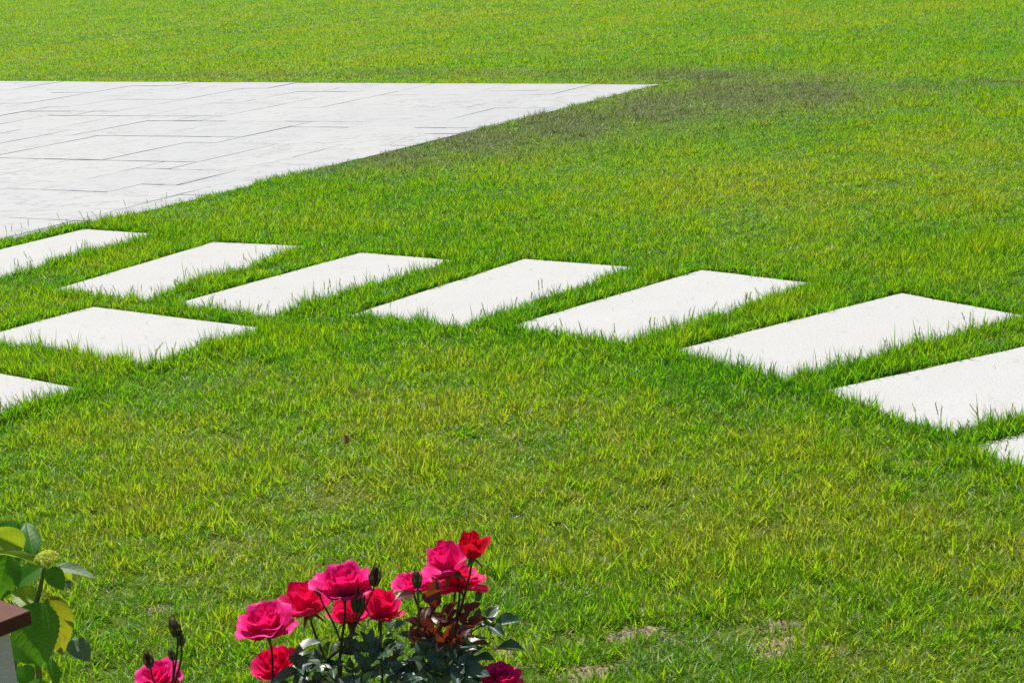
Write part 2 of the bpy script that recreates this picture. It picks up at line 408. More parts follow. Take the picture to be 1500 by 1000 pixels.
# ------------------------------------------------------------------ grass: blades in small tufts, instanced over the lawn
def blade(V, F, C, base, L, wd, lean, az, curve, twist, hue, straw, seg=4, zoff=0.0):
    d = np.array([math.cos(az), math.sin(az), 0.]); sdir = np.array([-math.sin(az + twist), math.cos(az + twist), 0.])
    p = np.array([base[0], base[1], zoff]); a = lean; i0 = len(V)
    for k in range(seg + 1):
        t = k / seg; wk = wd * (1 - t ** 1.8) * (.75 + .5 * min(1, t * 3)) * .5
        if k < seg:
            V.append(tuple(p - sdir * wk)); V.append(tuple(p + sdir * wk)); C += [(hue, straw, t, 1)] * 2
        else: V.append(tuple(p)); C.append((hue, straw, t, 1))
        st = L / seg; p = p + (d * math.sin(a) + np.array([0, 0, 1.]) * math.cos(a)) * st; a += curve / seg
        if p[2] < .002: p[2] = .002
    for k in range(seg - 1): F.append((i0 + 2 * k, i0 + 2 * k + 1, i0 + 2 * k + 3, i0 + 2 * k + 2))
    F.append((i0 + 2 * seg - 2, i0 + 2 * seg - 1, i0 + 2 * seg))
def tuft(kindname, seed):
    r = random.Random(seed); V, F, C = [], [], []
    if kindname == 'lawn': n, H, rad, lean, pst, wd = 32, .042, .033, (.2, 1.15), .07, .0027
    elif kindname == 'lush': n, H, rad, lean, pst, wd = 23, .056, .028, (.05, .75), .03, .0032
    elif kindname == 'fine': n, H, rad, lean, pst, wd = 34, .036, .034, (.3, 1.3), .12, .0021
    else: n, H, rad, lean, pst, wd = 12, .034, .040, (.9, 1.5), .7, .0024
    for _ in range(n):
        q = rad * math.sqrt(r.random()); b = r.uniform(0, 6.283)
        st = 1 if r.random() < pst else 0
        blade(V, F, C, (q * math.cos(b), q * math.sin(b)), H * r.uniform(.55, 1.35), wd * r.uniform(.6, 1.35), r.uniform(*lean) + (.4 if st else 0), r.uniform(0, 6.283),
              r.uniform(-.1, 1.3), r.uniform(-.9, .9), r.random(), st * r.uniform(.7, 1))
    m = mesh('grass_tuft', V, F, [M_GRASS]); ca = m.color_attributes.new('tone', 'FLOAT_COLOR', 'POINT')
    ca.data.foreach_set('color', np.array(C, dtype=np.float32).ravel()); return m
TUFTS = bpy.data.collections.new('grass_tufts')          # sources only: never linked to the scene
KINDS = ['lawn'] * 10 + ['lush'] * 6 + ['fine'] * 5 + ['thatch'] * 4
for i, k in enumerate(KINDS):
    TUFTS.objects.link(bpy.data.objects.new('grass_tuft_%02d' % i, tuft(k, 100 + i)))

def vnoise(x, y, s, seed):
    r = np.random.default_rng(seed); G = r.random((256, 256))
    X, Y = x / s + 100, y / s + 100; i, j = np.floor(X).astype(int), np.floor(Y).astype(int); fx, fy = X - i, Y - j
    fx = fx * fx * (3 - 2 * fx); fy = fy * fy * (3 - 2 * fy); g = lambda a, b: G[a % 256, b % 256]
    return (g(i, j) * (1 - fx) + g(i + 1, j) * fx) * (1 - fy) + (g(i, j + 1) * (1 - fx) + g(i + 1, j + 1) * fx) * fy
def patch(x, y, px, py, rx, ry):                          # soft ellipse on the lawn, given where the photo shows it
    c = gnd(px, py); a = (gnd(px + rx, py) - gnd(px - rx, py)) / 2; b = (gnd(px, py - ry) - gnd(px, py + ry)) / 2
    det = a.x * b.y - a.y * b.x; dx, dy = x - c.x, y - c.y
    s = (dx * b.y - dy * b.x) / det; t = (a.x * dy - a.y * dx) / det
    return np.exp(-(s * s + t * t) * 1.1)
def rect_dist(x, y):
    best = np.full(x.shape, 9.0)
    for cx, cyy, a, hx, hy in RECTS:
        dx, dy = x - cx, y - cyy; u_ = np.abs(dx * math.cos(a) + dy * math.sin(a)) - hx; v_ = np.abs(-dx * math.sin(a) + dy * math.cos(a)) - hy
        d = np.where((u_ < 0) & (v_ < 0), np.maximum(u_, v_), np.hypot(np.maximum(u_, 0), np.maximum(v_, 0)))
        best = np.minimum(best, d)
    return best
def patio_dist(x, y):
    best = np.full(x.shape, 99.0); n = len(HULL); ins = np.ones(x.shape, bool)
    for i in range(n):
        (ax, ay), (bx, by) = HULL[i], HULL[(i + 1) % n]; ex, ey = bx - ax, by - ay; l2 = ex * ex + ey * ey
        t = np.clip(((x - ax) * ex + (y - ay) * ey) / l2, 0, 1)
        best = np.minimum(best, np.hypot(x - ax - t * ex, y - ay - t * ey)); ins &= (ex * (y - ay) - ey * (x - ax)) >= 0
    return np.where(ins, -best, best)
def scatter(y0, y1, dens, seed):
    r = np.random.default_rng(seed)
    xm = lambda yy: .36 * yy + 1.4
    A = (y1 - y0) * 2 * xm(y1); n = int(A * dens)
    y = r.uniform(y0, y1, n); x = r.uniform(-xm(y1), xm(y1), n) - .02 * y
    k = np.abs(x + .02 * y + .05 * np.maximum(0, y - 12)) < xm(y) + .06 * y * (x < 0); return x[k], y[k]
PX, PY, PS, LV = [], [], [], []
for y0, y1, dens, sc in ((2.9, 7.5, 1700, 1.0), (7.5, 11.5, 1300, 1.02), (11.5, 17, 750, 1.15), (17, 26, 380, 1.35), (26, 54, 130, 1.75)):
    x, y = scatter(y0, y1, dens, int(y0 * 10)); PX.append(x); PY.append(y); PS.append(np.full(len(x), sc))
def rim(poly, n_per_m, off):                              # extra tufts hugging an edge
    for i in range(len(poly)):
        (ax, ay), (bx, by) = poly[i], poly[(i + 1) % len(poly)]; l = math.hypot(bx - ax, by - ay); n = int(l * n_per_m)
        rr = np.random.default_rng(1000 + i + n); t = rr.random(n); q = np.abs(rr.normal(0, off, n)) + .004
        PX.append(ax + t * (bx - ax) + (by - ay) / l * q); PY.append(ay + t * (by - ay) - (bx - ax) / l * q); PS.append(np.ones(n))
for cx, cyy, a, hx, hy in RECTS:
    rim([(cx + u * math.cos(a) - v * math.sin(a), cyy + u * math.sin(a) + v * math.cos(a)) for u, v in ((-hx, -hy), (hx, -hy), (hx, hy), (-hx, hy))], 95, .03)
for cx, cyy, a, hx, hy in RECTS:
    P4 = [(cx + u * math.cos(a) - v * math.sin(a), cyy + u * math.sin(a) + v * math.cos(a)) for u, v in ((-hx, hy), (-hx, -hy), (hx, -hy))]
    for i in range(2):
        (ax, ay), (bx, by) = P4[i], P4[i + 1]; n = int(math.hypot(bx - ax, by - ay) * 75); rr = np.random.default_rng(5000 + i + int(cx * 100)); t = rr.random(n)
        l = math.hypot(bx - ax, by - ay); q = .010 + np.abs(rr.normal(0, .012, n))
        PX.append(ax + t * (bx - ax) + (by - ay) / l * q); PY.append(ay + t * (by - ay) - (bx - ax) / l * q); PS.append(np.full(n, .98))
rim(HULL, 55, .04)
x = np.concatenate(PX); y = np.concatenate(PY); lod = np.concatenate(PS); N = len(x); r = np.random.default_rng(77)
rd, pd = rect_dist(x, y), patio_dist(x, y); ed = np.minimum(rd, pd)
bed = ((x + .15) / 1.45) ** 2 + ((y - 2.25) / .60) ** 2
bare = np.zeros(N)
for cx, cyy, a, b in bare_w:
    bare = np.maximum(bare, 1 - np.clip((np.hypot((x - cx) / a, (y - cyy) / b) - .62 - 1.5 * (vnoise(x, y, .045, 3) - .5)) / .5, 0, 1))
n1, n2, n3 = vnoise(x, y, .9, 1), vnoise(x, y, .28, 2), vnoise(x, y, .10, 4)
yel = np.zeros(N); dead = np.zeros(N); lush = np.zeros(N); dryp = np.zeros(N)
for p in ((1200, 260, 230, 60, .55), (1440, 270, 120, 60, .5), (1330, 215, 130, 28, .45), (620, 610, 200, 55, .40), (820, 600, 90, 25, .45), (240, 640, 200, 40, .45), (500, 720, 60, 22, .7), (640, 520, 70, 22, .45),
          (980, 790, 260, 70, .40), (80, 90, 160, 14, .45), (330, 60, 260, 22, .2), (700, 30, 300, 25, .2), (1140, 770, 80, 20, .5), (300, 830, 200, 60, .25), (1400, 760, 80, 30, .25), (450, 850, 260, 80, .25), (180, 445, 70, 12, .55)):
    yel = np.maximum(yel, p[4] * patch(x, y, *p[:4]))
for p in ((470, 246, 90, 15, .75), (570, 228, 110, 24, .98), (700, 205, 120, 30, 1.05), (830, 182, 120, 32, 1.08), (960, 158, 120, 34, 1.05), (1080, 142, 120, 36, 1.05), (1190, 135, 100, 32, 1.0), (1240, 112, 60, 12, .5), (1040, 112, 170, 13, .9), (1330, 128, 90, 14, .5), (1460, 122, 90, 7, .6), (700, 108, 400, 6, .55), (300, 112, 320, 4, .5)):
    dead = np.maximum(dead, p[4] * patch(x, y, *p[:4]))
for p in ((1400, 360, 170, 45, .7), (640, 345, 300, 35, .5), (450, 510, 180, 25, .6), (1050, 560, 200, 40, .45), (700, 300, 250, 30, .4), (1300, 880, 140, 50, .45), (1150, 840, 120, 40, .5), (1420, 600, 60, 30, .5), (300, 270, 200, 20, .5), (1250, 70, 200, 20, .3), (400, 620, 60, 20, .3)):
    lush = np.maximum(lush, p[4] * patch(x, y, *p[:4]))
for p in ((490, 725, 45, 14, .9), (640, 515, 60, 16, .6), (820, 600, 50, 14, .5), (330, 795, 40, 14, .5), (1130, 770, 50, 14, .6), (760, 950, 120, 40, .55), (900, 960, 160, 36, .5), (1150, 925, 150, 36, .45), (1330, 130, 50, 5, .6), (1490, 120, 40, 5, .7)):
    dryp = np.maximum(dryp, p[4] * patch(x, y, *p[:4]))
edge_stone = np.exp(-np.maximum(rd, 0) / .11)
farside = (y > np.interp(x, [tip[0] - 9, tip[0]], [far_l.y + (far_l.y - tip[1]) / (far_l.x - tip[0]) * (tip[0] - 9 - far_l.x), tip[1]])) & (x < tip[0] + .3)
edge_patio = np.exp(-np.maximum(pd, 0) / .12) * ~farside
tint = .30 + .09 * np.clip((7 - y) / 2.5, 0, 1) + .42 * (n1 - .5) + .34 * (n2 - .5) + .38 * (n3 - .5) + .58 * yel - .36 * lush - .30 * edge_stone - .15 * edge_patio + r.normal(0, .15, N)
tint = np.clip(tint, -.2, 1).astype(np.float32)
dead = np.clip(dead * (.85 + .5 * n2) - .05, 0, 1).astype(np.float32)
H = .80 + .50 * (n2 - .5) + .35 * (n3 - .5) + .28 * lush + .16 * edge_stone - .15 * yel - .2 * dryp - .08 * edge_patio - .3 * farside * np.exp(-np.maximum(pd, 0) / .3)
H = H * r.uniform(.75, 1.25, N)
hole = vnoise(x, y, .075, 9)
near = np.zeros(N, bool)
for cx, cyy, a, hx, hy in RECTS:
    uu_ = (x - cx) * math.cos(a) + (y - cyy) * math.sin(a); vv_ = -(x - cx) * math.sin(a) + (y - cyy) * math.cos(a)
    near |= ((np.abs(uu_) < hx + .1) & (vv_ < -hy) & (vv_ > -hy - .1)) | ((np.abs(vv_) < hy + .1) & (uu_ < -hx) & (uu_ > -hx - .1))
keep = (rd > np.where(near, .008, .030)) & (pd > np.where(farside, .02, .012)) & (bed > 1) & (r.random(N) > .93 * bare) & ~((hole < .20) & (r.random(N) < .55) & (edge_stone < .3))
# type
H = np.where(lod == .98, H * r.uniform(.7, 1.6, N), H)
u1 = r.random(N); kd = np.where(u1 < .62, r.integers(0, 10, N), r.integers(16, 21, N))
kd = np.where(r.random(N) < np.clip(.14 + .85 * lush + .8 * edge_stone + .5 * edge_patio + .3 * (n2 - .5), 0, .95), r.integers(10, 16, N), kd)
kd = np.where(r.random(N) < np.clip(.05 + .8 * dryp + .25 * yel + .35 * bare + .45 * dead, 0, .85), r.integers(21, 25, N), kd)
x, y, lod, tint, dead, H, kd, rd = (a[keep] for a in (x, y, lod, tint, dead, H, kd, rd)); N = len(x)
z = np.array([gz(a, b) for a, b in zip(x, y)])
def field(name, x, y, z, rot, scale, idx, coll, attrs, label_kind='stuff'):
    N = len(x); me = bpy.data.meshes.new(name); me.vertices.add(N)
    me.vertices.foreach_set('co', np.stack([x, y, z], 1).astype(np.float32).ravel())
    def attr(nm, typ, arr, key):
        a = me.attributes.new(nm, typ, 'POINT'); a.data.foreach_set(key, arr.ravel())
    attr('rot', 'FLOAT_VECTOR', rot.astype(np.float32), 'vector'); attr('scl', 'FLOAT_VECTOR', scale.astype(np.float32), 'vector')
    attr('idx', 'INT', idx.astype(np.int32), 'value')
    for k, v in attrs.items(): attr(k, 'FLOAT', v.astype(np.float32), 'value')
    o = link(name, me); kind(o, label_kind)
    ng = bpy.data.node_groups.new(name + '_scatter', 'GeometryNodeTree')
    ng.interface.new_socket('Geometry', in_out='INPUT', socket_type='NodeSocketGeometry'); ng.interface.new_socket('Geometry', in_out='OUTPUT', socket_type='NodeSocketGeometry')
    gi, go = ng.nodes.new('NodeGroupInput'), ng.nodes.new('NodeGroupOutput'); ip = ng.nodes.new('GeometryNodeInstanceOnPoints')
    ci = ng.nodes.new('GeometryNodeCollectionInfo'); ci.inputs['Collection'].default_value = coll; ci.inputs['Separate Children'].default_value = True; ci.inputs['Reset Children'].default_value = True
    def na(nm, typ):
        q = ng.nodes.new('GeometryNodeInputNamedAttribute'); q.data_type = typ; q.inputs[0].default_value = nm; return q.outputs[0]
    e2r = ng.nodes.new('FunctionNodeEulerToRotation'); ng.links.new(na('rot', 'FLOAT_VECTOR'), e2r.inputs[0])
    ng.links.new(gi.outputs[0], ip.inputs['Points']); ng.links.new(ci.outputs[0], ip.inputs['Instance']); ip.inputs['Pick Instance'].default_value = True
    ng.links.new(na('idx', 'INT'), ip.inputs['Instance Index']); ng.links.new(e2r.outputs[0], ip.inputs['Rotation']); ng.links.new(na('scl', 'FLOAT_VECTOR'), ip.inputs['Scale'])
    ng.links.new(ip.outputs[0], go.inputs[0])
    md = o.modifiers.new('scatter', 'NODES'); md.node_group = ng
    return o
rot = np.stack([r.normal(0, .10, N), r.normal(0, .10, N), r.uniform(0, 6.283, N)], 1)
xy = lod * r.uniform(.85, 1.15, N)
scale = np.stack([xy, xy, H * (.75 + .25 * lod)], 1)
grass = field('grass', x, y, z, rot, scale, kd, TUFTS, dict(tint=tint, dead=dead))
print('tufts', N)

# seed stalks: thin stems with a loose spikelet head, mostly along the near sides of the stones
def stalk(seed):
    r = random.Random(seed); V, F, C = [], [], []
    Ht = r.uniform(.075, .125); az = r.uniform(0, 6.28); ln = r.uniform(.03, .25); cv = r.uniform(.1, .6)
    blade(V, F, C, (0, 0), Ht, .0013, ln, az, cv, 0, .15, .35, 6)
    blade(V, F, C, (0, 0), Ht, .0013, ln, az, cv, 1.5, .15, .35, 6)
    d = Vector((math.cos(az), math.sin(az), 0)); p = Vector((0, 0, 0)); a = ln; pts = []
    for k in range(18):
        pts.append((p.copy(), a)); p = p + (d * math.sin(a) + Vector((0, 0, 1)) * math.cos(a)) * (Ht / 18); a += cv / 18
    for k in range(12, 18):
        p, a = pts[k]
        for q in range(3):
            s = (18.5 - k) / 7
            vv_, ff, cc = [], [], []
            blade(vv_, ff, cc, (0, 0), r.uniform(.007, .012), .0026, r.uniform(.2, .65), r.uniform(0, 6.28), .2, 0, .3 + .4 * r.random(), .55, 3)
            i0 = len(V); V += [(v[0] + p.x, v[1] + p.y, v[2] + p.z) for v in vv_]; F += [tuple(i0 + i for i in f) for f in ff]; C += cc
    for _ in range(3): blade(V, F, C, (r.uniform(-.004, .004), r.uniform(-.004, .004)), r.uniform(.05, .09), .0028, r.uniform(.1, .4), r.uniform(0, 6.28), r.uniform(.1, .7), r.uniform(-.5, .5), r.random() * .5, 0, 5)
    m = mesh('seed_stalk', V, F, [M_GRASS]); ca = m.color_attributes.new('tone', 'FLOAT_COLOR', 'POINT'); ca.data.foreach_set('color', np.array(C, dtype=np.float32).ravel()); return m
STK = bpy.data.collections.new('seed_stalks')
for i in range(8): STK.objects.link(bpy.data.objects.new('seed_stalk_%02d' % i, stalk(900 + i)))
sx, sy = [], []
rs = random.Random(31)
for (cx, cyy, a, hx, hy) in RECTS:
    for side, n in (('near', 24), ('right', 10), ('left', 8)):
        for _ in range(n):
            # local axes: u along the long side (to the far corner), v across (negative v lies to the right of it)
            ua, va = (rs.uniform(-hx, hx), -hy - abs(rs.gauss(.015, .02))) if side == 'near' else ((hx + .02, rs.uniform(-hy, hy)) if side == 'right' else (-hx - abs(rs.gauss(.015, .02)), rs.uniform(-hy, hy)))
            sx.append(cx + ua * math.cos(a) - va * math.sin(a)); sy.append(cyy + ua * math.sin(a) + va * math.cos(a))
pcs = [(p.x, p.y) for p in (gnd(940, 127), gnd(800, 161), gnd(700, 182), gnd(540, 213), gnd(400, 254), gnd(200, 314), gnd(0, 354))]
for i in range(len(pcs) - 1):
    for _ in range(9):
        t = rs.random(); sx.append(pcs[i][0] + t * (pcs[i + 1][0] - pcs[i][0]) + .03); sy.append(pcs[i][1] + t * (pcs[i + 1][1] - pcs[i][1]) - .03)
sx, sy = np.array(sx), np.array(sy); ok = (rect_dist(sx, sy) > 0) & (patio_dist(sx, sy) > 0); sx, sy = sx[ok], sy[ok]; n = len(sx)
field('grass_seed_stalks', sx, sy, np.array([gz(a, b) for a, b in zip(sx, sy)]), np.stack([r.normal(0, .08, n), r.normal(0, .08, n), r.uniform(0, 6.28, n)], 1),
      np.repeat(r.uniform(.6, 1.05, n)[:, None], 3, 1), r.integers(0, 8, n), STK, dict(tint=r.uniform(0, .35, n), dead=np.zeros(n)))

# crumbs of earth on the bare patches, and cut blades left lying on the stones
V, F = [], []; rc_ = random.Random(8)
for cx, cyy, a, b in bare_w[:-1]:
    for _ in range(70):
        t = rc_.uniform(0, 6.28); q = math.sqrt(rc_.random()); px_, py_ = cx + a * q * math.cos(t), cyy + b * q * math.sin(t); s_ = rc_.uniform(.0015, .006); i0 = len(V); z0 = gz(px_, py_) + .004
        for k in range(5): V.append((px_ + s_ * math.cos(k * 1.257) * rc_.uniform(.6, 1.2), py_ + s_ * math.sin(k * 1.257) * rc_.uniform(.6, 1.2), z0 + s_ * rc_.uniform(-.1, .4)))
        V.append((px_ + s_ * .2, py_, z0 + s_ * rc_.uniform(.7, 1.1))); F += [(i0 + k, i0 + (k + 1) % 5, i0 + 5) for k in range(5)]
kind(link('soil_crumbs', mesh('soil_crumbs', V, F, [M_SOIL], False)), 'stuff')
V, F, C = [], [], []
for cx, cyy, a, hx, hy in RECTS:
    for _ in range(26):
        u_, v_ = rc_.uniform(-hx, hx) * .97, rc_.uniform(-hy, hy) * .95; u_ = u_ if rc_.random() < .5 else math.copysign(hx - abs(rc_.gauss(.02, .05)) - .01, u_)
        i0 = len(V); vv_, ff_, cc_ = [], [], []; blade(vv_, ff_, cc_, (0, 0), rc_.uniform(.012, .035), .0022, 1.45, rc_.uniform(0, 6.28), rc_.uniform(-.2, .3), rc_.uniform(-1, 1), rc_.random(), rc_.choice([0, .8, 1]), 3)
        X_, Y_ = cx + u_ * math.cos(a) - v_ * math.sin(a), cyy + u_ * math.sin(a) + v_ * math.cos(a)
        V += [(p[0] + X_, p[1] + Y_, p[2] + .007) for p in vv_]; F += [tuple(i0 + k for k in f) for f in ff_]; C += cc_
cm = mesh('grass_clippings', V, F, [M_GRASS]); ca = cm.color_attributes.new('tone', 'FLOAT_COLOR', 'POINT'); ca.data.foreach_set('color', np.array(C, dtype=np.float32).ravel())
kind(link('grass_clippings', cm), 'stuff')

# ------------------------------------------------------------------ leaf, petal and stem shapes
def uvset(me, uvs):
    l = me.uv_layers.new(name='uv')
    for lp in me.loops: l.data[lp.index].uv = uvs[lp.vertex_index]
def leaf_mesh(name, m, prof=.42, fold=.18, droop=.25, serr=.03, nserr=9, wave=.03, seed=0, nu=8, nv=16, quilt=0.0, nq=7):
    r = random.Random(seed); ph = r.uniform(0, 6.28); V, F, U = [], [], []
    for j in range(nv + 1):
        t = j / nv
        hw = (t ** .60 * (1 - t) ** .92) / .392 * .5 if 0 < t < 1 else 0.004
        hw = max(.004, hw * (1 + serr * (((t * nserr * 2) % 2) - 1) * (1 if t > .08 else 0)) * 1.0)
        for i in range(nu + 1):
            s = -1 + 2 * i / nu; xx = s * hw
            zz = fold * abs(xx) * (1 + .2 * math.sin(4 * t + ph)) - droop * t * t + wave * math.sin(7 * t + ph + 2 * s) * abs(s) ** 2
            if quilt: zz += quilt * abs(math.sin(math.pi * nq * (t - abs(s) * .14))) * (1 - abs(s) ** 4) * (abs(s) > .05)
            V.append((xx, t, zz)); U.append(((s + 1) / 2, t))
    for j in range(nv):
        for i in range(nu):
            a = j * (nu + 1) + i; F.append((a, a + 1, a + nu + 2, a + nu + 1))
    me = mesh(name, V, F, [m]); uvset(me, U); return me
def tube(name, pts, radii, m, sides=7, thorns=None):
    pts = [Vector(p) for p in pts]; V, F = [], []
    up = Vector((.3, .2, 1)).normalized()
    for k, p in enumerate(pts):
        d = (pts[min(k + 1, len(pts) - 1)] - pts[max(k - 1, 0)]).normalized(); x = d.orthogonal() if abs(d.dot(Vector((1, 0, 0)))) > .95 else d.cross(Vector((1, 0, 0))).normalized(); x.normalize(); yv = d.cross(x)
        for i in range(sides):
            a = 2 * math.pi * i / sides; V.append(p + (x * math.cos(a) + yv * math.sin(a)) * radii[k])
    for k in range(len(pts) - 1):
        for i in range(sides):
            a, b = k * sides + i, k * sides + (i + 1) % sides; F.append((a, b, b + sides, a + sides))
    F.append(tuple(range(sides))[::-1]); F.append(tuple((len(pts) - 1) * sides + i for i in range(sides)))
    if thorns:
        for k in range(1, len(pts) - 1):
            if thorns.random() < .5:
                d = (pts[k + 1] - pts[k]).normalized(); o = Vector((thorns.uniform(-1, 1), thorns.uniform(-1, 1), 0)); o = (o - d * o.dot(d)).normalized()
                c = pts[k]; rr = radii[k]; i0 = len(V); s = d.cross(o)
                V += [c + o * rr * .8 + d * rr * 1.3, c + o * rr * .8 - d * rr * 1.3 + s * rr * .6, c + o * rr * .8 - d * rr * 1.3 - s * rr * .6, c + o * rr * 3.2 - d * rr * 1.5]
                F += [(i0, i0 + 1, i0 + 3), (i0 + 1, i0 + 2, i0 + 3), (i0 + 2, i0, i0 + 3)]
    return mesh(name, V, F, [m])
def bez(a, b, c, d, n=10):
    a, b, c, d = map(Vector, (a, b, c, d)); o = []
    for i in range(n + 1):
        t = i / n; o.append(a * (1 - t) ** 3 + b * 3 * t * (1 - t) ** 2 + c * 3 * t * t * (1 - t) + d * t ** 3)
    return o
def petal(name, m, L, W, e0, e1, curl, k=1.0, point=.1, seed=0, r0=.003, nu=10, nv=10):
    r = random.Random(seed); ph = r.uniform(0, 6.28); ph2 = r.uniform(0, 6.28); asym = r.uniform(-.15, .15)
    NS = 40; prof = []; rr, zz = r0, 0.0
    for i in range(NS + 1):
        t = i / NS; e = e0 + (e1 - e0) * min(1, t / .6) ** .9
        if t > .68: e -= curl * ((t - .68) / .32) ** 1.4
        prof.append((rr, zz, e)); rr += math.cos(R(e)) * L / NS; zz += math.sin(R(e)) * L / NS
    V, F, U = [], [], []
    for j in range(nv + 1):
        for i in range(nu + 1):
            s = -1 + 2 * i / nu
            top = 1 - .30 * abs(s + asym) ** 2.6 + point * max(0, 1 - abs(s) * 3) - .05 * math.sin(5 * s + ph) * .6
            t = j / nv * max(.3, top); tt = min(1, t); q = tt * NS; q0 = min(NS - 1, int(q)); f = q - q0
            rad = prof[q0][0] * (1 - f) + prof[q0 + 1][0] * f; z = prof[q0][1] * (1 - f) + prof[q0 + 1][1] * f; e = prof[q0][2]
            wd = W * (.28 + .72 * min(1, tt / .62) ** .8)
            rc = max(rad, .006) * k; lat = s * wd; an = max(-2.4, min(2.4, lat / rc))
            radial = rad - rc * (1 - math.cos(an)); tang = rc * math.sin(an)
            amp = tt ** 2.5 * .0034
            o_r = amp * (math.sin(4 * s + ph) + .6 * math.sin(9 * s + ph2)) + max(0, abs(s) - .6) ** 2 * tt ** 2 * .016 * (curl / 50)
            o_z = amp * .8 * math.sin(6 * s + ph2) - max(0, abs(s) - .6) ** 2 * tt ** 2 * .006
            V.append((radial + o_r * math.sin(R(e)), tang, z + o_z - o_r * math.cos(R(e)) * .3)); U.append(((s + 1) / 2, tt))
    for j in range(nv):
        for i in range(nu):
            a = j * (nu + 1) + i; F.append((a, a + 1, a + nu + 2, a + nu + 1))
    me = mesh(name, V, F, [m]); uvset(me, U); return me
def receptacle(name):
    V, F = [], []; prof = [(.0012, -.014), (.0022, -.011), (.0046, -.006), (.0052, -.002), (.0042, .0015), (.001, .002)]; s = 8
    for rr, z in prof:
        for i in range(s): a = 6.283 * i / s; V.append((rr * math.cos(a), rr * math.sin(a), z))
    for k in range(len(prof) - 1):
        for i in range(s): a, b = k * s + i, k * s + (i + 1) % s; F.append((a, b, b + s, a + s))
    F.append(tuple(range(s))[::-1]); F.append(tuple((len(prof) - 1) * s + i for i in range(s)))
    for q in range(5):
        a = 6.283 * q / 5 + .3; i0 = len(V); d = Vector((math.cos(a), math.sin(a), 0)); t = Vector((-d.y, d.x, 0))
        for k, (dr, dz, wd) in enumerate(((.004, 0, .003), (.011, -.002, .0034), (.018, -.006, .0022), (.025, -.012, .0004))):
            p = d * dr + Vector((0, 0, dz)); V += [p - t * wd, p + t * wd]
        for k in range(3): F.append((i0 + 2 * k, i0 + 2 * k + 1, i0 + 2 * k + 3, i0 + 2 * k + 2))
    return mesh(name, V, F, [M_GSTEM])
REC = receptacle('bloom')
LAYERS = {  # number, length, half-width, elevation at foot, elevation higher up, curl out of the rim, wrap, foot radius
    'full': [(4, .029, .011, 62, 100, 5, 1.0, .0015), (5, .033, .016, 50, 94, 22, 1.05, .003), (5, .037, .020, 32, 82, 45, 1.15, .004), (6, .044, .024, 16, 70, 66, 1.3, .004), (6, .046, .025, -6, 46, 75, 1.6, .004)],
    'tall': [(3, .042, .013, 70, 100, 0, 1.0, .0015), (4, .046, .019, 58, 98, 4, 1.05, .003), (5, .047, .022, 46, 93, 16, 1.15, .004), (3, .046, .023, 20, 70, 50, 1.3, .004)],
    'cup': [(3, .034, .012, 62, 102, 0, 1.0, .0015), (4, .038, .018, 48, 96, 8, 1.05, .003), (5, .041, .022, 30, 86, 35, 1.15, .004), (5, .041, .023, 0, 58, 62, 1.4, .004)],
    'flat': [(4, .022, .010, 50, 96, 15, 1.0, .0015), (5, .027, .016, 30, 78, 40, 1.1, .003), (6, .034, .021, 12, 52, 55, 1.3, .004), (6, .040, .024, -4, 30, 55, 1.7, .004)],
    'open': [(4, .024, .011, 45, 92, 20, 1.0, .002), (6, .032, .018, 22, 66, 55, 1.2, .003), (6, .040, .023, 4, 44, 60, 1.5, .004), (6, .043, .025, -18, 22, 40, 1.8, .004)],
}
PETALS = {}
def petal_data(style, matname, mt):
    key = (style, matname)
    if key not in PETALS:
        PETALS[key] = [[petal('petal', mt, L, W, e0, e1, cu, k, random.uniform(0, .12), 1000 * li + q + len(PETALS) * 77, r0) for q in range(n)] for li, (n, L, W, e0, e1, cu, k, r0) in enumerate(LAYERS[style])]
    return PETALS[key]
def bloom(parent, px, py, d, dia, style, mt, axis, seed, label=None):
    """px, py: where the middle of the cup is; dia: diameter in px"""
    r = random.Random(seed); S = (dia / FPX * d) / .080
    A = Vector(axis).normalized(); c = at(px, py, d); base = c - A * .016 * S
    m = frame(base, A.orthogonal(), A, S, S, S) @ Matrix.Rotation(r.uniform(0, 6.28), 4, 'Z')
    b = link('bloom', REC, parent, m, label)
    for li, lay in enumerate(petal_data(style, mt.name, mt)):
        off = r.uniform(0, 6.28)
        for q, me in enumerate(lay):
            a = off + 6.283 * q / len(lay) + r.uniform(-.16, .16)
            mm = m @ Matrix.Rotation(a, 4, 'Z') @ Matrix.Rotation(r.uniform(-.10, .10) * (1 + li * .4), 4, 'Y') @ Matrix.Rotation(r.uniform(-.06, .06), 4, 'X') @ Matrix.Scale(r.uniform(.92, 1.07), 4)
            link('petal', me, b, mm)
    return base - A * .012 * S, A
